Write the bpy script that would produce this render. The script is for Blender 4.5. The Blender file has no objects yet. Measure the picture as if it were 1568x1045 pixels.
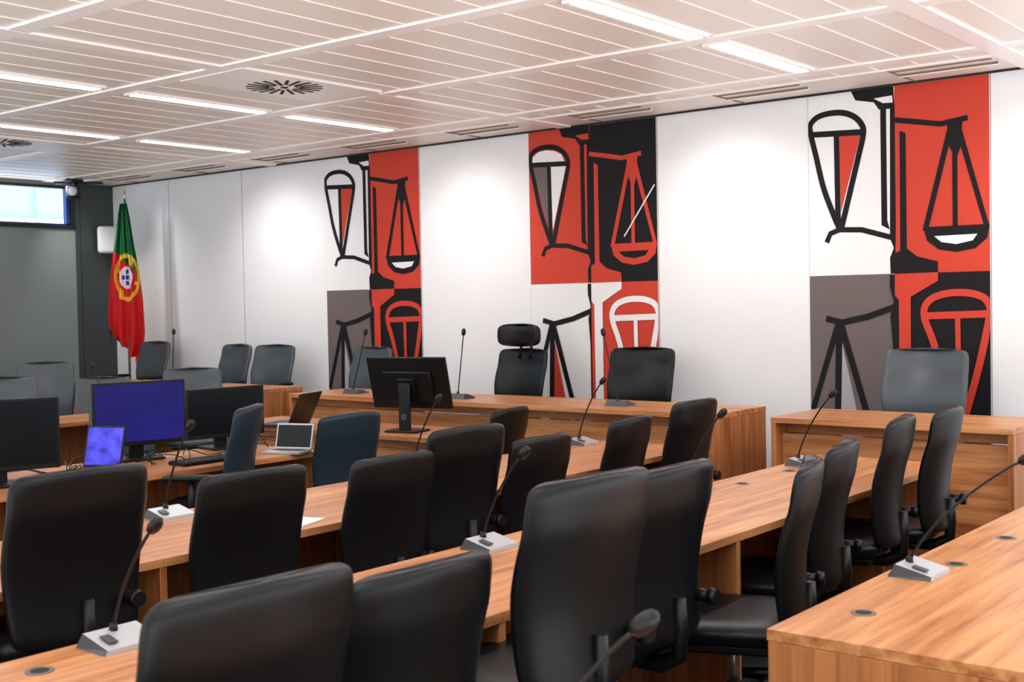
import bpy, bmesh, math, random
from mathutils import Vector, Matrix, geometry
random.seed(4)
sc=bpy.context.scene
sc.view_settings.view_transform='Standard'
COL=sc.collection
# ------------------------------------------------------------ materials
def lin(c):
    return tuple(((v/255)/12.92 if v/255<=.04045 else ((v/255+.055)/1.055)**2.4) for v in c)
def mat(name,rgb,rough=.5,metal=0,emit=0,spec=.5,noise=0,nscale=20,bump=0,coat=0):
    m=bpy.data.materials.new(name);m.use_nodes=True
    nt=m.node_tree;b=nt.nodes['Principled BSDF']
    c=lin(rgb)+(1,)
    b.inputs['Base Color'].default_value=c;b.inputs['Roughness'].default_value=rough
    b.inputs['Metallic'].default_value=metal;b.inputs['Specular IOR Level'].default_value=spec
    if coat:b.inputs['Coat Weight'].default_value=coat
    if emit:
        b.inputs['Emission Color'].default_value=c;b.inputs['Emission Strength'].default_value=emit
    if noise or bump:
        tc=nt.nodes.new('ShaderNodeTexCoord');n=nt.nodes.new('ShaderNodeTexNoise')
        n.inputs['Scale'].default_value=nscale;n.inputs['Detail'].default_value=4
        nt.links.new(tc.outputs['Object'],n.inputs['Vector'])
        if noise:
            r=nt.nodes.new('ShaderNodeValToRGB')
            r.color_ramp.elements[0].color=tuple(v*(1-noise) for v in c[:3])+(1,)
            r.color_ramp.elements[1].color=tuple(min(1,v*(1+noise)) for v in c[:3])+(1,)
            r.color_ramp.elements[0].position=.3;r.color_ramp.elements[1].position=.7
            nt.links.new(n.outputs['Fac'],r.inputs['Fac']);nt.links.new(r.outputs['Color'],b.inputs['Base Color'])
            if emit:nt.links.new(r.outputs['Color'],b.inputs['Emission Color'])
        if bump:
            bp=nt.nodes.new('ShaderNodeBump');bp.inputs['Strength'].default_value=bump;bp.inputs['Distance'].default_value=.003
            nt.links.new(n.outputs['Fac'],bp.inputs['Height']);nt.links.new(bp.outputs['Normal'],b.inputs['Normal'])
    return m
def wood(name,axis,c1=(160,94,48),c2=(220,156,100),rough=.36):
    m=bpy.data.materials.new(name);m.use_nodes=True
    nt=m.node_tree;b=nt.nodes['Principled BSDF'];N=nt.nodes.new;L=nt.links.new
    tc=N('ShaderNodeTexCoord');mp=N('ShaderNodeMapping')
    s=[22,22,22];s[axis]=1.3
    mp.inputs['Scale'].default_value=s
    n1=N('ShaderNodeTexNoise');n1.inputs['Scale'].default_value=1;n1.inputs['Detail'].default_value=6;n1.inputs['Distortion'].default_value=.6
    n2=N('ShaderNodeTexNoise');n2.inputs['Scale'].default_value=5;n2.inputs['Detail'].default_value=3
    L(tc.outputs['Object'],mp.inputs['Vector']);L(mp.outputs['Vector'],n1.inputs['Vector']);L(mp.outputs['Vector'],n2.inputs['Vector'])
    mx=N('ShaderNodeMath');mx.operation='MULTIPLY_ADD';mx.inputs[1].default_value=.25
    L(n2.outputs['Fac'],mx.inputs[0]);L(n1.outputs['Fac'],mx.inputs[2])
    r=N('ShaderNodeValToRGB');r.color_ramp.elements[0].position=.42;r.color_ramp.elements[1].position=.78
    r.color_ramp.elements[0].color=lin(c1)+(1,);r.color_ramp.elements[1].color=lin(c2)+(1,)
    L(mx.outputs[0],r.inputs['Fac']);L(r.outputs['Color'],b.inputs['Base Color'])
    b.inputs['Roughness'].default_value=rough
    return m
M={}
M['woodY']=wood('wood_grain_y',1);M['woodX']=wood('wood_grain_x',0);M['woodZ']=wood('wood_grain_z',2,(148,84,40),(200,132,78),.42)
M['wall']=mat('white_wall_panel',(234,234,235),.55,noise=.01,nscale=3)
M['seam']=mat('panel_seam',(165,165,168),.7)
M['rail']=mat('ceiling_rail',(248,242,237),.35)
M['railthin']=mat('ceiling_thin_rail',(246,239,232),.35)
def ceilmat():
    m=mat('perforated_beige_metal',(238,214,196),.4)
    nt=m.node_tree;b=nt.nodes['Principled BSDF'];N=nt.nodes.new;L=nt.links.new
    tc=N('ShaderNodeTexCoord');v=N('ShaderNodeTexVoronoi');v.inputs['Scale'].default_value=60;v.inputs['Randomness'].default_value=0
    L(tc.outputs['Object'],v.inputs['Vector'])
    r=N('ShaderNodeValToRGB');r.color_ramp.elements[0].position=.2;r.color_ramp.elements[1].position=.34
    r.color_ramp.elements[0].color=lin((206,196,186))+(1,);r.color_ramp.elements[1].color=lin((246,236,226))+(1,)
    L(v.outputs['Distance'],r.inputs['Fac']);L(r.outputs['Color'],b.inputs['Base Color'])
    return m
M['ceil']=ceilmat()
M['dark']=mat('dark_gap',(30,28,27),.8)
M['slot']=mat('washer_slot_gap',(120,104,94),.7)
M['endw']=mat('dark_green_panel',(128,138,135),.35,noise=.05,nscale=1.5)
M['pillar']=mat('charcoal_panel',(54,61,63),.4)
M['frame']=mat('window_frame_black',(24,26,30),.4)
M['bframe']=mat('window_frame_blue',(30,70,140),.4)
M['floor']=mat('grey_carpet',(92,91,91),.9,noise=.2,nscale=60)
M['leather']=mat('black_leather',(13,15,18),.36,bump=.1,nscale=180,spec=.3)
M['leatherblue']=mat('blue_black_leather',(30,48,62),.38,bump=.1,nscale=180,spec=.35)
M['leathersheen']=mat('sheen_leather',(66,74,80),.3,bump=.1,nscale=180)  # lighter grey puts the sheen of reflected light into the leather colour
M['plastic']=mat('black_plastic',(14,15,16),.4,spec=.35)
M['chrome']=mat('brushed_steel',(190,192,195),.3,.9)
M['silver']=mat('silver_base',(196,199,203),.35,.4)
M['silverdk']=mat('silver_edge',(80,84,88),.4,.5)
M['grom']=mat('grommet_grey',(120,110,100),.4,.3)
M['white']=mat('white_plastic',(232,232,230),.4)
M['K']=mat('mural_black',(18,15,19),.65,spec=.25);M['R']=mat('mural_red',(200,62,42),.6,spec=.3)
M['W']=mat('mural_white',(234,234,234),.5);M['G']=mat('mural_grey',(106,95,94),.6,spec=.3);M['G2']=mat('mural_lightgrey',(165,163,168),.5)
M['lamp']=mat('led_diffuser',(253,252,255),.5,emit=33)
M['scrblue']=mat('screen_navy',(26,24,100),.4,emit=.55,spec=.2,noise=.3,nscale=2.5)
M['scrviolet']=mat('screen_violet',(66,64,196),.4,emit=.9,noise=.6,nscale=14,spec=.2)
M['scrdark']=mat('screen_dark',(14,20,26),.25,spec=.25)
M['green']=mat('flag_green',(10,104,58),.7);M['fred']=mat('flag_red',(214,26,32),.7);M['yellow']=mat('flag_yellow',(240,208,50),.7)
M['fwhite']=mat('flag_white',(238,238,238),.7);M['fblue']=mat('flag_blue',(30,60,150),.7)
M['facade']=mat('exterior_facade',(150,195,240),.7,emit=.6)  # own glow stands in for daylight on the view outside
M['facade2']=mat('exterior_facade_light',(240,246,250),.7,emit=.8)  # bright band, daylight on it likewise put in as glow
M['paper']=mat('paper',(240,240,240),.8)
# ------------------------------------------------------------ helpers
def empty(name,loc=(0,0,0),rot=0,parent=None):
    e=bpy.data.objects.new(name,None);e.location=loc;e.rotation_euler[2]=rot;e.empty_display_size=.1
    COL.objects.link(e)
    if parent:e.parent=parent
    return e
def addobj(name,me,parent=None,loc=(0,0,0),rot=(0,0,0)):
    o=bpy.data.objects.new(name,me);COL.objects.link(o);o.location=loc;o.rotation_euler=rot
    if parent:o.parent=parent
    return o
class MB:
    def __init__(s,name,mats):
        s.bm=bmesh.new();s.name=name;s.mats=mats
    def box(s,c,d,mi=0,rot=None,bev=0):
        r=bmesh.ops.create_cube(s.bm,size=1);vs=r['verts']
        for v in vs:
            p=Vector((v.co.x*d[0],v.co.y*d[1],v.co.z*d[2]))
            if rot:p=rot@p
            v.co=p+Vector(c)
        fs={f for v in vs for f in v.link_faces}
        for f in fs:f.material_index=mi
        if bev:
            es=list({e for f in fs for e in f.edges})
            r=bmesh.ops.bevel(s.bm,geom=es,offset=bev,segments=2,affect='EDGES',profile=.5)
            for f in r['faces']:f.material_index=mi;f.smooth=True
        return s
    def b2(s,x0,x1,y0,y1,z0,z1,mi=0,bev=0):
        return s.box(((x0+x1)/2,(y0+y1)/2,(z0+z1)/2),(abs(x1-x0),abs(y1-y0),abs(z1-z0)),mi,None,bev)
    def cyl(s,p0,p1,r0,r1=None,mi=0,n=16,smooth=True):
        r1=r0 if r1 is None else r1
        p0=Vector(p0);p1=Vector(p1);d=p1-p0
        q=Vector((0,0,1)).rotation_difference(d.normalized()).to_matrix()
        a=[];b=[]
        for i in range(n):
            t=2*math.pi*i/n;v=Vector((math.cos(t),math.sin(t),0))
            a.append(s.bm.verts.new(p0+q@(v*r0)));b.append(s.bm.verts.new(p1+q@(v*r1)))
        for i in range(n):
            j=(i+1)%n;f=s.bm.faces.new((a[i],a[j],b[j],b[i]));f.smooth=smooth;f.material_index=mi
        f=s.bm.faces.new(a[::-1]);f.material_index=mi;f=s.bm.faces.new(b);f.material_index=mi
        return s
    def tube(s,pts,r,mi=0,n=8):
        pts=[Vector(p) for p in pts];rings=[]
        for i,p in enumerate(pts):
            d=(pts[min(i+1,len(pts)-1)]-pts[max(i-1,0)]).normalized()
            q=Vector((0,0,1)).rotation_difference(d).to_matrix()
            rr=r[i] if isinstance(r,(list,tuple)) else r
            rings.append([s.bm.verts.new(p+q@Vector((math.cos(2*math.pi*k/n)*rr,math.sin(2*math.pi*k/n)*rr,0))) for k in range(n)])
        for a,b in zip(rings,rings[1:]):
            for k in range(n):
                f=s.bm.faces.new((a[k],a[(k+1)%n],b[(k+1)%n],b[k]));f.smooth=True;f.material_index=mi
        f=s.bm.faces.new(rings[0][::-1]);f.material_index=mi;f=s.bm.faces.new(rings[-1]);f.material_index=mi
        return s
    def pillow(s,fn,nu=16,nv=18,mi=0):
        grid={}
        for side in(1,-1):
            for i in range(nu+1):
                for j in range(nv+1):
                    a=-math.cos(math.pi*i/nu);b=.5-.5*math.cos(math.pi*j/nv)
                    grid[side,i,j]=s.bm.verts.new(fn(a,b,side))
            for i in range(nu):
                for j in range(nv):
                    q=[grid[side,i,j],grid[side,i+1,j],grid[side,i+1,j+1],grid[side,i,j+1]]
                    if side<0:q.reverse()
                    f=s.bm.faces.new(q);f.smooth=True;f.material_index=mi
        return s
    def mesh(s,weld=0):
        if weld:
            bmesh.ops.remove_doubles(s.bm,verts=s.bm.verts,dist=weld)
            bmesh.ops.dissolve_degenerate(s.bm,edges=s.bm.edges,dist=1e-5)
        bmesh.ops.recalc_face_normals(s.bm,faces=s.bm.faces)
        me=bpy.data.meshes.new(s.name);s.bm.to_mesh(me);s.bm.free()
        for m in s.mats:me.materials.append(M[m])
        return me
D=7.741;ZC=2.955;XE=-11.87
# ------------------------------------------------------------ room shell
XR=.9;YB=-1.0
mb=MB('floor',['floor']);mb.b2(XE-.15,XR,YB,D+.15,-.1,0);addobj('floor',mb.mesh())
mb=MB('dais_platform',['floor','woodX']);mb.b2(XE+.002,XR,6.25,D-.002,0.001,.15);mb.b2(XE+.002,XR,6.235,6.25,.001,.15,1);addobj('dais_platform',mb.mesh())
mb=MB('wall_north',['wall','seam'])
mb.b2(XE-.15,XR,D,D+.15,0,ZC+.2)
x=-8.4307-1.2066*3
while x<XR:
    if x>XE: mb.b2(x-.004,x+.004,D-.0012,D+.01,0,ZC,1)
    x+=1.2066
addobj('wall_north',mb.mesh())
WZ0,WZ1,WY1=2.50,2.93,7.27
mb=MB('wall_west',['endw','pillar','dark'])
mb.b2(XE-.15,XE,YB,WY1,0,WZ0,0)
mb.b2(XE-.15,XE,YB,3.0,WZ0,ZC+.2,0)
mb.b2(XE-.15,XE,3.0,WY1,WZ1,ZC+.2,0)
mb.b2(XE-.15,XE+.004,WY1,D,0,ZC+.2,1)
for y in (7.33,6.1,4.9,3.7):mb.b2(XE-.01,XE+.0055,y-.004,y+.004,0,WZ0 if y<WY1 else ZC,2)
addobj('wall_west',mb.mesh())
mb=MB('window_1',['frame','bframe'])
mb.b2(XE-.1,XE+.02,3.0,WY1,WZ0-.03,WZ0+.012,0);mb.b2(XE-.1,XE+.01,3.0,WY1,WZ1-.03,WZ1,0)
mb.b2(XE-.1,XE+.01,WY1-.05,WY1,WZ0,WZ1,0);mb.b2(XE-.08,XE-.02,WY1-.085,WY1-.05,WZ0,WZ1,1);mb.b2(XE-.08,XE-.02,3,WY1-.05,WZ0+.012,WZ0+.03,1)
for y in(3.02,5.1):mb.b2(XE-.1,XE+.01,y-.025,y+.025,WZ0,WZ1,0)
addobj('window_1',mb.mesh())
mb=MB('exterior_facade',['facade','facade2'])
mb.b2(-15.2,-15,2,14,1.5,5,0)
mb.b2(-15,-14.95,2,14,2.5,2.82,1)
for i in range(14):mb.b2(-14.96,-14.93,2.2+i*.8,2.24+i*.8,2.4,5,0)
addobj('exterior_facade',mb.mesh())
# ceiling
mb=MB('ceiling',['ceil','rail','dark','slot','railthin'])
mb.b2(XE-.15,XR,YB,D,ZC+.012,ZC+.15,0)
mb.b2(XE,XR,D-.03,D-.012,ZC-.001,ZC+.012,2)  # gap at the wall, its shadow line painted as a dark strip
ybands=[6.95-1.272*i for i in range(0,7)]
xb=[-5.63+3.49*i for i in(-1,0,1)]
for y in ybands:mb.b2(XE,XR,y-.055,y+.055,ZC,ZC+.012,1)
for x in xb:mb.b2(x-.06,x+.06,YB,D-.04,ZC-.001,ZC+.012,1)
x=-5.63+.249*26
lights=[(-3.22,4.52,5.57),(-3.22,5.79,6.83),(-3.22,3.25,4.3),(-3.22,1.98,3.03),(-6.67,3.22,4.26),(-6.67,4.52,5.56),(-6.67,5.80,6.81),(-6.67,1.98,3.03),(-8.44,3.28,4.3),(-8.44,4.56,5.55),(-8.44,5.80,6.84),(-.2,4.52,5.57),(-.2,5.79,6.83),(-.2,3.25,4.3),(-1.5,.7,1.75)]
while x>XE+.05:
    if all(abs(x-q)>.1 for q in xb) and x<XR:
        mb.b2(x-.004,x+.004,YB,7.2,ZC+.008,ZC+.012,4)
    x-=.249
mb.b2(XE,XR,7.2,7.222,ZC+.002,ZC+.012,1)
for i in range(10):
    xs=-11.3+i*1.2066
    mb.b2(xs,xs+.6,7.425,7.435,ZC+.0,ZC+.0115,3);mb.b2(xs,xs+.6,7.30,7.304,ZC+.004,ZC+.0118,3)
    mb.b2(xs,xs+.6,7.435,7.445,ZC-.006,ZC+.012,1)
    mb.b2(xs-.003,xs+.003,7.222,D-.035,ZC+.004,ZC+.0118,3)
addobj('ceiling',mb.mesh())
for (lx,y0,y1) in lights:
    mb=MB('linear_ceiling_light',['rail','lamp'])
    mb.b2(-.075,.075,-(y1-y0)/2-.02,(y1-y0)/2+.02,-.004,.012,0)
    mb.b2(-.042,.042,-(y1-y0)/2,(y1-y0)/2,-.006,-.0035,1)
    addobj('linear_ceiling_light',mb.mesh(),loc=(lx,(y0+y1)/2,ZC))
for (dx,dy) in((-5.80,5.01),(-9.28,5.05)):
    mb=MB('ceiling_air_diffuser',['rail','dark'])
    mb.b2(-.29,.29,-.56,.56,-.003,.012,0)
    for i in range(20):
        a=2*math.pi*i/20;rot=Matrix.Rotation(a,3,'Z')
        r0=.07 if i%2 else .1;r1=.235
        mb.box(rot@Vector(((r0+r1)/2,0,-.0035)),(r1-r0,.02,.004),1,rot)
    mb.cyl((0,0,-.006),(0,0,-.002),.025,mi=1)
    addobj('ceiling_air_diffuser',mb.mesh(),loc=(dx,dy,ZC-.001))
# ------------------------------------------------------------ murals
def P(s):return [tuple(float(v)/1000 for v in q.split(',')) for q in s.split()]
A={
'K1':P('255,74 495,75 501,196 414,193 385,150 280,127'),'K1w':P('385,129 488,124 491,163 436,160'),
'P1':P('421,183 454,187 456,800 470,850 423,823'),'P2':P('476,172 502,175 503,845 497,1089 472,1089 469,1003 491,950 470,896'),
'BeamL':P('111,890 127,854 182,835 311,842 481,893'),
'BkL':P('163,790 91,603 46,415 16,291 13,235 56,196 127,182 211,188 280,221 320,272 324,322 300,420 249,614 193,828'),
'BkBand':P('22,291 324,305'),'BkRod':P('168,299 174,809'),'BkRed':P('183,312 309,317 191,737'),'BkWhite':P('28,300 168,310 171,772'),
'Dome':P('28,278 36,238 80,210 146,202 219,214 272,241 301,298'),'BeamR':P('508,260 601,277 748,306 877,290'),
'SL':P('806,312 667,853'),'SM':P('823,314 823,862'),'SR':P('837,316 987,853'),'Apex':P('782,303 864,305 853,437 829,503 795,431'),
'Bowl':P('653,846 1000,847 987,918 927,969 829,985 736,968 674,920'),'Lens':P('712,897 937,895 914,928 829,944 750,930'),
'P3':P('529,318 561,335 563,968 527,973'),'Base':P('498,979 560,953 620,1001 729,1030 732,1089 497,1092'),
'BeamB':P('114,1335 192,1354 344,1322 477,1277'),'LB1':P('169,1358 18,1830'),'LB2':P('184,1358 324,1833 405,2110'),
'LBw':P('187,1449 271,1831 350,2100 168,2100 168,1832'),'LBm':P('176,1376 164,1825 160,2150'),
'P4':P('468,1095 497,1096 498,2200 483,2200 483,1484 470,1323 489,1241 468,1163'),
'T':P('497,1092 732,1089 731,1134 654,1177 583,1218 581,2200 520,2200 518,1235 496,1206'),
'P5':P('496,1217 518,1235 520,2200 495,2200'),
'RB':P('806,1838 711,1482 660,1342 660,1272 706,1224 793,1201 895,1203 968,1228 999,1276 996,1334 943,1582 874,1835'),
'RBand':P('660,1321 999,1313'),'RRod':P('833,1326 840,1900'),'Streak':P('760,800 985,495'),
}
spec=[('K1','f','K','K'),('K1w','f','W','R'),('P1','f','K','K'),('P2','f','K','K'),('BkWhite','f','W','G'),('BkRed','f','R','W'),('Dome','s','W','W'),
('BeamL',30,'K','K'),('BkL',33,'K','K'),('BkBand',33,'K','K'),('BkRod',32,'K','K'),
('P3','f','K','R'),('BeamR',29,'K','R'),('SL',29,'K','R'),('SM',26,'K','R'),('SR',30,'K','R'),('Apex','f','K','R'),('Bowl','s','K','R'),('Lens','s','W','K'),('Base','f','K','R'),
('BeamB',34,'K','K'),('LBw','f','G2','R'),('LB1',33,'K','K'),('LB2',36,'K','K'),('LBm',38,'K','K'),('P4','f','K','K'),('T','f','R','W'),('P5','f','K','R'),
('RB',38,'R','W'),('RBand',38,'R','W'),('RRod',28,'R','W'),('Streak',9,None,'W')]
def smooth(pts,closed=True,n=5):
    o=[];L=len(pts)
    rng=range(L) if closed else range(L-1)
    for i in rng:
        g=(lambda k:pts[k%L]) if closed else (lambda k:pts[max(0,min(L-1,k))])
        p0,p1,p2,p3=[Vector(g(i+k)) for k in(-1,0,1,2)]
        for j in range(n):
            t=j/n
            o.append(tuple(.5*((2*p1)+(p2-p0)*t+(2*p0-5*p1+4*p2-p3)*t*t+(3*p1-p0-3*p2+p3)*t**3)))
    if not closed:o.append(tuple(pts[-1]))
    return o
names=['W','R','G','K','G2']
def mural(x0,alt):
    mb=MB('wall_mural',names);bm=mb.bm
    def X(u):return max(0,min(1,u))*1.2
    def fill(pts,y,c):
        pts=[(max(0,min(1,p[0])),max(.075,p[1])) for p in pts]
        vs=[bm.verts.new((X(p[0]),-y,-p[1]*1.2)) for p in pts]
        for t in geometry.tessellate_polygon([[Vector((p[0],p[1],0)) for p in pts]]):
            try:
                f=bm.faces.new([vs[k] for k in t]);f.material_index=names.index(c)
            except ValueError:pass
    def line(pts,w,y,c):
        w=w/1000/2;L=len(pts);le=[];ri=[]
        for i,p in enumerate(pts):
            a=Vector(pts[max(0,i-1)]);b=Vector(pts[min(L-1,i+1)]);d=(b-a).normalized();n=Vector((-d.y,d.x))*w
            q=Vector(p)
            if i==0:q=q-d*w
            if i==L-1:q=q+d*w
            le.append(q+n);ri.append(q-n)
        for i in range(L-1):
            fill([le[i],le[i+1],ri[i+1],ri[i]],y,c)
    bt=2.32
    bg=['R','K','W','R'] if alt else ['W','R','G','K']
    mb.b2(0,1.2,-.003,0,-bt*1.2,-.0755*1.2,names.index('W'))
    fill([(0,.0755),(.499,.0755),(.499,1.09),(0,1.09)],.0035,bg[0]);fill([(.499,.0755),(1,.0755),(1,1.09),(.499,1.09)],.0035,bg[1])
    fill([(0,1.09),(.499,1.09),(.499,bt),(0,bt)],.0035,bg[2]);fill([(.499,1.09),(1,1.09),(1,bt),(.499,bt)],.0035,bg[3])
    y=.0038
    for k,kind,c1,c2 in spec:
        c=c2 if alt else c1
        if c is None:continue
        y+=.0002
        pts=A[k]
        if kind in('f','s'):fill(pts,y,c)
        else:
            if k in('BkL','RB'):pts=smooth(pts,False,4)
            line(pts,kind,y,c)
    me=mb.mesh()
    return addobj('wall_mural',me,loc=(x0,D,ZC+.09))
mural(-8.4307,False);mural(-8.4307+2.4133,True);mural(-8.4307+4.8266,False)
# ------------------------------------------------------------ tables
def row_table(x0,x1,y0,y1,breaks,groms=True):
    r=empty('conference_table',((x0+x1)/2,(y0+y1)/2,0))
    ox,oy=(x0+x1)/2,(y0+y1)/2
    mb=MB('table_top',['woodY','grom','dark'])
    bs=[y0]+breaks+[y1]
    for a,b in zip(bs,bs[1:]):
        mb.b2(x0-ox,x1-ox,a-oy+.0005,b-oy-.0005,.715,.745,0,.0015)
        if groms:
            for t in(.22,.78):
                yy=a+(b-a)*t
                mb.cyl((x0-ox+.14,yy-oy,.744),(x0-ox+.14,yy-oy,.747),.034,mi=1,n=20)
                mb.cyl((x0-ox+.14,yy-oy,.746),(x0-ox+.14,yy-oy,.7475),.022,mi=2,n=20)
    addobj('table_top',mb.mesh(),r)
    mb=MB('table_frame',['woodZ'])
    mb.b2(x0-ox+.03,x0-ox+.055,y0-oy+.03,y1-oy-.03,.12,.715,0)
    for k,y in enumerate(bs):
        e=.014 if 0<k<len(bs)-1 else (.014 if k==0 else -.014)
        yc=y+(e if k in(0,len(bs)-1) else 0)
        mb.b2(x0-ox+.004,x1-ox-.004,yc-oy-.014,yc-oy+.014,0,.714,0,.0015)
    addobj('table_frame',mb.mesh(),r)
    return r
row_table(-1.434,-.66,2.80,6.05,[4.1,5.1])
row_table(-1.434,-.66,.55,1.9,[])
row_table(-2.79,-2.10,-.1,6.10,[1.2,2.55,3.9,5.25])
row_table(-4.28,-3.50,-.1,6.08,[1.1,2.44,3.75,5.1])
row_table(-6.08,-5.33,1.9,4.82,[3.4],False)
row_table(-9.0,-8.35,3.3,6.05,[4.6],False)
def bench(x0,x1,y0=6.41,y1=7.06,name='judge_bench',z=.9,zb=.15):
    ox,oy=(x0+x1)/2,(y0+y1)/2
    r=empty(name,(ox,oy,0))
    mb=MB('bench_top',['woodX','grom']);mb.b2(x0-ox,x1-ox,y0-oy,y1-oy,z-.032,z,0,.002);addobj('bench_top',mb.mesh(),r)
    mb=MB('bench_front',['woodX']);mb.b2(x0-ox+.03,x1-ox-.03,y0-oy+.10,y0-oy+.125,zb,z-.1,0)
    mb.b2(x0-ox+.03,x1-ox-.03,y0-oy+.16,y0-oy+.18,z-.1,z-.032,0)
    addobj('bench_front',mb.mesh(),r)
    mb=MB('bench_sides',['woodZ'])
    for x in(x0-ox,x1-ox-.03):mb.b2(x,x+.03,y0-oy+.003,y1-oy-.003,zb,z-.033,0,.002)
    addobj('bench_sides',mb.mesh(),r)
bench(-7.46,-3.60);bench(-3.24,-1.88);bench(-10.9,-8.03)
bench(-7.3,-5.15,5.62,6.2,'clerk_desk',.745,0)
# ------------------------------------------------------------ office chair
def back_fn(W,H0,H1,T):
    def fn(s,v,side):
        e=abs(2*v-1)
        w=W*(1-e**15)**(1/9) if e<1 else 0
        w*=(.90+.10*min(1,v*2.0)) - .04*max(0,v-.6)
        t=T*((max(0,1-abs(s)**10))**.5)*((max(0,1-e**20))**.5)
        x=s*w
        zz=H0+(H1-H0)*v+ .008*(1-s*s)*(v>.5)*(v-.5)*2
        y=.05*(s*s)-.02-.03*(v-.25)+.03*math.sin(math.pi*min(1,v*1.3))-.02*v**5
        return Vector((x,y+side*t/2,zz))
    return fn
def make_chair_meshes(leather,tag):
    out={}
    mb=MB('chair_back_'+tag,[leather]);mb.pillow(back_fn(.235,.46,1.0,.05),22,30);out['back']=mb.mesh(1e-5)
    mb=MB('chair_seat_'+tag,[leather,'plastic'])
    def seat(s,v,side):
        e=abs(2*v-1);w=.245*(1-e**7)**(1/4) if e<1 else 0
        t=.085*((max(0,1-abs(s)**6))**.5)*((max(0,1-e**8))**.5)
        return Vector((s*w,-.2+.47*v,.455+side*t/2-.03*max(0,v-.7)**1.5*4+.01*s*s))
    mb.pillow(seat,16,18);mb.b2(-.17,.17,-.14,.16,.385,.42,1,.01);out['seat']=mb.mesh(1e-5)
    return out
CH={'b':make_chair_meshes('leather','black'),'u':make_chair_meshes('leatherblue','blue'),'g':make_chair_meshes('leathersheen','sheen')}
mb=MB('chair_spine',['plastic'])
mb.tube([(0,-.02,.39),(0,-.18,.385),(0,-.245,.42),(0,-.25,.50),(0,-.25,.60)],[.028,.028,.026,.024,.018],n=10)
mb.cyl((.15,-.20,.575),(.15,-.275,.575),.02,.02,n=16)
mb.cyl((.15,-.265,.575),(.15,-.290,.575),.028,.024,n=18)
CHS=mb.mesh()
mb=MB('chair_arms',['plastic'])
for sx in(-1,1):
    mb.tube([(sx*.18,.0,.40),(sx*.27,.0,.41),(sx*.285,.0,.50),(sx*.285,-.01,.645)],[.02,.02,.02,.018],n=8)
    mb.box((sx*.285,.01,.655),(.075,.25,.03),0,None,.012)
CHA=mb.mesh()
mb=MB('chair_base',['plastic','chrome'])
mb.cyl((0,0,.08),(0,0,.30),.03,mi=0);mb.cyl((0,0,.28),(0,0,.46),.016,mi=1)
for i in range(5):
    a=2*math.pi*i/5+.3;c,s=math.cos(a),math.sin(a)
    mb.tube([(0,0,.11),(c*.15,s*.15,.10),(c*.29,s*.29,.075)],[.028,.022,.016],n=8)
    mb.cyl((c*.29-s*.022,s*.29+c*.022,.03),(c*.29+s*.022,s*.29-c*.022,.03),.03,n=14)
    mb.cyl((c*.29,s*.29,.03),(c*.29,s*.29,.08),.008,n=8)
CHB=mb.mesh()
mb=MB('headrest',['leather','plastic'])
def hr(s,v,side):
    e=abs(2*v-1);w=.2*(1-e**5)**(1/3) if e<1 else 0
    t=.085*((max(0,1-abs(s)**5))**.5)*((max(0,1-e**3))**.5)
    return Vector((s*w,-.06+.05*s*s+side*t/2,1.02+.18*v))
mb.pillow(hr,16,14)
for sx in(-.05,.05):mb.tube([(sx,-.06,.93),(sx,-.09,1.0),(sx,-.06,1.10)],.01,1)
HR=mb.mesh(1e-5)
def chair(bx,by,top=1.0,face=180,twist=0,kind='b',arms=False,head=False,z0=0,sc_=1.0):
    ang=math.radians(face+twist)
    f=Vector((math.cos(ang),math.sin(ang)))
    loc=(bx+f.x*.2,by+f.y*.2,z0)
    r=empty('office_chair',loc,ang-math.pi/2);r.scale=(sc_,sc_,1)
    dz=top-1.01-z0
    addobj('backrest',CH[kind]['back'],r,(0,-.22,dz));addobj('seat',CH[kind]['seat'],r,(0,0,dz))
    addobj('spine',CHS,r,(0,0,dz));addobj('base',CHB,r,(0,0,0))
    if arms:addobj('armrests',CHA,r,(0,0,dz))
    if head:addobj('headrest',HR,r,(0,-.17,dz))
    return r
for a in [(-1.75,.64,1.13,4),(-1.77,1.41,1.11,-3),(-1.90,1.99,1.02,-2),(-1.76,2.46,1.175,-5),(-1.93,3.12,1.11,0),(-1.78,3.68,1.065,22),(-1.96,4.38,1.045,14),(-1.97,5.0,1.09,12),(-1.90,5.38,1.10,8)]:
    chair(a[0],a[1],a[2],180,a[3],arms=False)
for a in [(-3.38,2.05,1.12,-2),(-3.37,2.71,1.04,-3),(-3.35,3.38,1.02,0),(-3.42,3.90,1.08,-4),(-3.36,4.34,1.0,2),(-3.37,5.08,1.02,8),(-3.37,5.72,1.06,0)]:
    chair(a[0],a[1],a[2],180,a[3])
chair(-5.17,4.12,1.08,180,35,'u',True);chair(-5.15,4.86,.98,180,-4,'u');chair(-4.83,5.93,.94,180,10)
for (x,y,t,tw,k,h) in [(-5.86,7.36,1.24,-6,'b',True),(-4.75,7.36,1.26,6,'b',False),(-7.52,7.36,1.24,-6,'g',False),(-2.69,7.36,1.27,3,'g',False),(-9.37,7.36,1.25,-8,'g',False),(-8.80,7.36,1.25,4,'g',False),(-10.68,7.36,1.27,-2,'g',False)]:
    chair(x,y,t,270,tw,k,x<-8,h,.15,1.12)
for (x,y,t,fc,k) in [(-8.15,6.0,1.12,-35,'g'),(-9.35,5.95,1.02,-35,'g'),(-7.85,5.15,1.0,-30,'g'),(-9.75,5.65,1.16,-35,'g'),(-8.2,4.42,1.14,-25,'g'),(-7.2,3.9,1.0,-20,'g')]:
    chair(x,y,t,fc,0,k)
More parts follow.
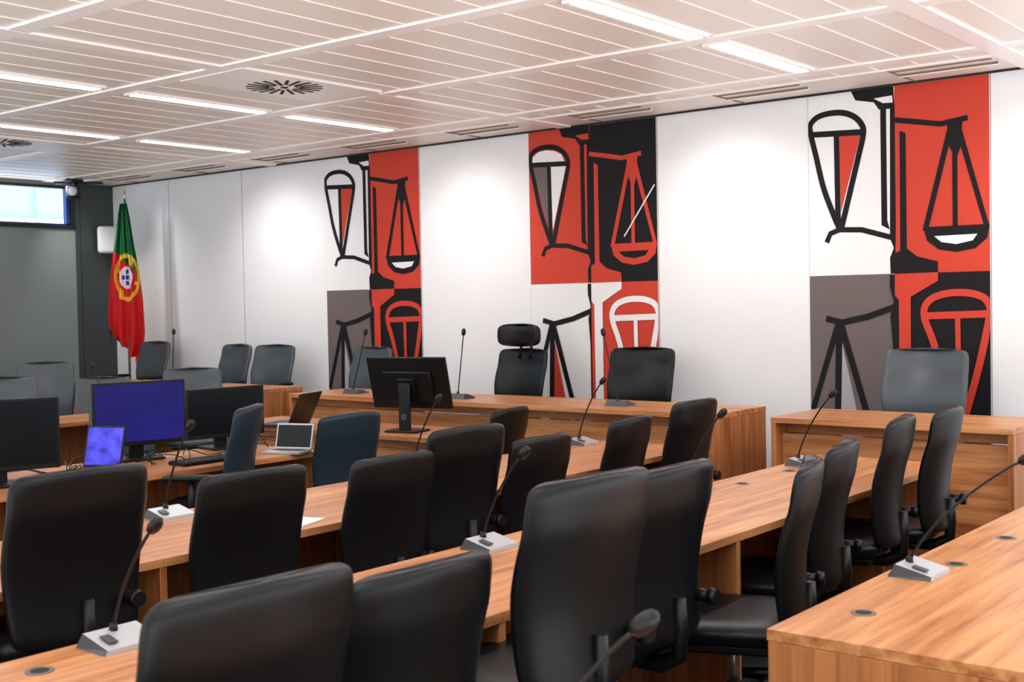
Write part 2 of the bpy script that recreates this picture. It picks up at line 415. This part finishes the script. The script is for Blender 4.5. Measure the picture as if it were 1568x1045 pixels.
# ------------------------------------------------------------ gooseneck microphones
def mic(x,y,z,lean=(.27,.06),h=.36,rot=0,straight=False):
    r=empty('gooseneck_microphone',(x,y,z),rot)
    mb=MB('mic_base',['silver','silverdk','plastic']);bm=mb.bm
    a,b=.066,.085
    co=[(-a,-b,0),(a,-b,0),(a,b,0),(-a,b,0),(-a+.02,-b+.008,.038),(a-.002,-b+.008,.012),(a-.002,b-.008,.012),(-a+.02,b-.008,.038)]
    v=[bm.verts.new(c) for c in co]
    for q,mi in(((3,2,1,0),1),((4,5,6,7),0),((0,1,5,4),1),((1,2,6,5),0),((2,3,7,6),1),((3,0,4,7),1)):
        f=bm.faces.new([v[i] for i in q]);f.material_index=mi
    mb.box((.02,-.045,.0275),(.045,.025,.004),1,Matrix.Rotation(.22,3,'Y'))
    addobj('mic_base',mb.mesh(),r)
    mb=MB('mic_stem',['plastic']);pts=[];
    for i in range(13):
        t=i/12
        k=t**1.35 if not straight else t
        pts.append((-.03+lean[0]*k,lean[1]*k,.03+h*(t if straight else (1-(1-t)**1.12))))
    mb.cyl((-.03,0,.025),(-.03,0,.05),.013,.010)
    mb.tube(pts,.0042,n=8)
    d=(Vector(pts[-1])-Vector(pts[-2])).normalized();p=Vector(pts[-1])
    mb.tube([p-d*.012+d*t for t in(0,.006,.02,.036,.048,.054)],[.006,.013,.0165,.0165,.012,.004],n=12)
    addobj('mic_stem',mb.mesh(),r)
zt=.7455
mic(-1.34,3.62,zt,(.31,.08),.325);mic(-1.20,1.51,zt,(.18,.10),.295)
for y,h in((1.74,.28),(3.20,.30),(4.56,.32),(5.68,.325)):mic(-2.69,y,zt,(.18,.0),h)
for y in(2.95,4.42,5.85):mic(-4.18,y,zt,(.17,.0),.34)
for x,lx in((-6.95,-.1),(-5.85,-.02),(-4.45,.14)):mic(x,6.66,.9005,(.05,lx),.44,math.pi/2,True)
for x in(-10.3,-9.3):mic(x,6.66,.9005,(.06,.05),.44,math.pi/2,True)
mic(-8.6,5.5,zt,(-.15,.0),.36);mic(-8.6,4.2,zt,(-.15,.0),.36)
# ------------------------------------------------------------ monitors, laptops
def monitor(x,y,z,ang,w=.54,h=.33,lift=.12,scr='scrdark',tilt=0,name='computer_monitor'):
    r=empty(name,(x,y,z),math.radians(ang)-math.pi/2)   # local +Y = facing
    mb=MB('monitor_panel',['plastic',scr])
    mb.box((0,0,0),(w,.022,h),0,None,.004);mb.box((0,.0115,.006),(w-.024,.002,h-.036),1)
    mb.box((0,-.022,-.02),(w*.62,.03,h*.6),0,None,.008)
    mb.box((0,-.045,-.01),(.13,.03,.11),0,None,.006)
    addobj('monitor_panel',mb.mesh(),r,(0,0,lift+h/2),(math.radians(tilt),0,0))
    mb=MB('monitor_stand',['plastic','silverdk'])
    mb.box((0,-.07,(lift+h*.5)/2),(.085,.022,lift+h*.5),0,None,.006)
    mb.cyl((0,-.08,lift*.7),(0,-.086,lift*.7),.022,mi=1)
    mb.box((0,-.04,.008),(.24,.2,.014),0,None,.005)
    addobj('monitor_stand',mb.mesh(),r)
def laptop(x,y,z,ang,scr='scrdark',w=.33,d=.23,open_=105,name='laptop',shell='plastic'):
    r=empty(name,(x,y,z),math.radians(ang)-math.pi/2)
    mb=MB('laptop_body',[shell,'silverdk',scr])
    mb.box((0,d/2,.009),(w,d,.016),0,None,.003);mb.box((0,d/2-.02,.0175),(w-.04,d*.5,.001),1)
    rot=Matrix.Rotation(math.radians(open_-90),3,'X')
    mb.box(rot@Vector((0,0,d/2))+Vector((0,0,.016)),(w,.008,d),0,rot,.002)
    mb.box(rot@Vector((0,.0045,d/2))+Vector((0,0,.016)),(w-.02,.001,d-.02),2,rot)
    addobj('laptop_body',mb.mesh(),r)
monitor(-5.62,5.88,zt,104,.60,.36,.145,tilt=16)
monitor(-5.90,3.98,zt,-14,.53,.36,.085,'scrblue')
monitor(-5.93,4.60,zt,-6,.53,.30,.07)
monitor(-5.6,2.99,zt,-20,.56,.35,.075)
laptop(-5.72,3.62,zt,-66,'scrviolet',.23,.22)
laptop(-6.62,5.78,zt,200,'scrdark',.33,.24,115)
laptop(-5.44,4.70,zt,-70,'scrdark',.24,.15,105,'tablet_computer','silver')
mb=MB('keyboard',['plastic','silverdk']);mb.box((0,0,.01),(.15,.44,.018),0,None,.004)
for i in range(5):
    for j in range(15):mb.box((-.056+i*.028,-.2+j*.0285,.021),(.022,.023,.006),1)
addobj('keyboard',mb.mesh(),loc=(-5.50,4.15,zt))
mb=MB('desk_cables',['plastic'])
for k in range(9):
    x0=-5.8+random.random()*.1;y0=3.4+random.random()*1.2;pts=[]
    for i in range(14):
        t=i/13;pts.append((x0+.2*math.sin(t*5+k),y0+t*.5*(1 if k%2 else -1),.752+.05*abs(math.sin(t*7+k))*(1 if 0<i<13 else 0)))
    mb.tube(pts,.003,n=6)
addobj('desk_cables',mb.mesh())
mb=MB('paper_sheet',['paper']);mb.box((0,0,.001),(.21,.297,.002));addobj('paper_sheet',mb.mesh(),loc=(-3.66,3.10,zt),rot=(0,0,.3))
# ------------------------------------------------------------ flag
r=empty('national_flag',(-11.08,7.36,.151),math.atan2(.627,.779))
mb=MB('flag_pole',['chrome','plastic']);mb.cyl((0,0.03,.03),(0,.03,2.57),.014,mi=0);mb.cyl((0,.03,2.57),(0,.03,2.71),.018,.002,mi=0);mb.cyl((0,.03,0),(0,.03,.04),.17,.15,mi=1,n=24)
addobj('flag_pole',mb.mesh(),r)
mb=MB('flag_cloth',['green','fred','yellow','fwhite','fblue']);bm=mb.bm
nu,nv=70,150;g=[]
def prof(v):
    pts=[(0,.035),(.08,.06),(.25,.095),(.42,.14),(.6,.17),(.8,.185),(.93,.17),(1,.10)]
    for a,b in zip(pts,pts[1:]):
        if v<=b[0]:
            t=(v-a[0])/(b[0]-a[0]);return a[1]+(b[1]-a[1])*t
    return pts[-1][1]
for j in range(nv+1):
    row=[];v=j/nv
    for i in range(nu+1):
        u=i/nu*2-1;w=prof(v)
        x=u*w+.02*v*math.sin(v*3)
        y=-.03+.035*(.3+v)*math.sin(u*9+v*2)+.014*math.sin(u*17-v*3)
        z=2.55-1.55*v-.12*u*v-.06*v*math.sin(u*7)*(v>.6)*(v-.6)
        row.append(bm.verts.new((x,y,z)))
    g.append(row)
for j in range(nv):
    for i in range(nu):
        f=bm.faces.new((g[j][i],g[j][i+1],g[j+1][i+1],g[j+1][i]));f.smooth=True
        u=(i+.5)/nu*2-1;v=(j+.5)/nv;c=f.calc_center_median()
        m=0 if v<.40+.06*u else 1
        dx,dz=c.x-.015,c.z-1.78
        rr=math.hypot(dx/.13,dz/.25)
        if rr<1 and (rr>.82 or abs(math.sin(math.atan2(dz,dx)*1.0+.6))<.15 or abs(dx-.05*math.sin(dz*10))<.014):m=2
        sh=math.hypot(dx/.085,(dz)/.15)
        if sh<1 and dz<.13:
            m=1
            if sh<.78:
                m=3
                for (a,b) in((0,0),(-.034,0),(.034,0),(0,.06),(0,-.06)):
                    if abs(dx-a)<.012 and abs(dz-b)<.022:m=4
        f.material_index=m
o=addobj('flag_cloth',mb.mesh(),r)
r=empty('wall_speaker',(-11.72,7.56,2.36),-.55)
mb=MB('speaker_body',['white','plastic']);mb.box((0,0,0),(.16,.2,.29),0,None,.03);mb.box((-.1,0,0),(.06,.05,.06),1)
addobj('speaker_body',mb.mesh(),r)
r=empty('security_camera',(-11.45,7.02,ZC),-.7)
mb=MB('camera_body',['plastic','silverdk']);mb.cyl((0,0,-.03),(0,0,0),.09,n=24);mb.cyl((0,0,-.07),(0,0,-.03),.035);mb.box((.03,0,-.13),(.19,.15,.13),0,None,.02);mb.cyl((.12,0,-.13),(.145,0,-.13),.045,mi=1)
mb.b2(-.05,.38,-.02,.02,-.04,-.02,0);mb.b2(-.05,.0,-.2,.28,-.04,-.015,0)
addobj('camera_body',mb.mesh(),r)
# ------------------------------------------------------------ lights
def spot(x,y,z,tx,ty,tz,e,ang,blend,color=(1,.98,.96)):
    l=bpy.data.lights.new('wall_washer_light','SPOT');l.energy=e;l.spot_size=math.radians(ang);l.spot_blend=blend;l.color=color;l.shadow_soft_size=.06
    o=bpy.data.objects.new('wall_washer_light',l);COL.objects.link(o);o.location=(x,y,z)
    o.rotation_euler=(Vector((tx,ty,tz))-Vector((x,y,z))).to_track_quat('-Z','Y').to_euler()
for x in(-11.4,-9.0,-6.62,-4.2,-1.8):
    spot(x,6.75,2.93,x,D,1.55,58,105,1)
# added fill through the open sides: brighter below for the ceiling, dimmer at horizon
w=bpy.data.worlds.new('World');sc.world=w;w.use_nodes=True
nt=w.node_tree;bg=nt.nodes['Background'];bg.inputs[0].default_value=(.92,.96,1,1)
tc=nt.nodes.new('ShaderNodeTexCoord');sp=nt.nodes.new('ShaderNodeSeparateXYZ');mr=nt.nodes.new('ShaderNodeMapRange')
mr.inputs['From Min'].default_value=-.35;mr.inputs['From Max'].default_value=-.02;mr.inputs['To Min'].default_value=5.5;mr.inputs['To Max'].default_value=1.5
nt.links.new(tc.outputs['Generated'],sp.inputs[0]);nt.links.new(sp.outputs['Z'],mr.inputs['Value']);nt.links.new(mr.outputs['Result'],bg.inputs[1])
# ------------------------------------------------------------ camera
yaw=.8932;pitch=.0315;roll=-.0184
F0=Vector((-math.cos(yaw),math.sin(yaw),0));R0=Vector((math.sin(yaw),math.cos(yaw),0));U0=Vector((0,0,1))
F=F0*math.cos(pitch)-U0*math.sin(pitch);U=U0*math.cos(pitch)+F0*math.sin(pitch)
R=R0*math.cos(roll)+U*math.sin(roll);U=U*math.cos(roll)-R0*math.sin(roll)
cam=bpy.data.cameras.new('camera');cam.lens=42.6;cam.sensor_width=36;cam.clip_start=.05
cam.dof.use_dof=True;cam.dof.focus_distance=6.0;cam.dof.aperture_fstop=5.6
co=bpy.data.objects.new('camera',cam);COL.objects.link(co)
m=Matrix((R,U,-F)).transposed().to_4x4();m.translation=Vector((0,0,1.5925));co.matrix_world=m
sc.camera=co
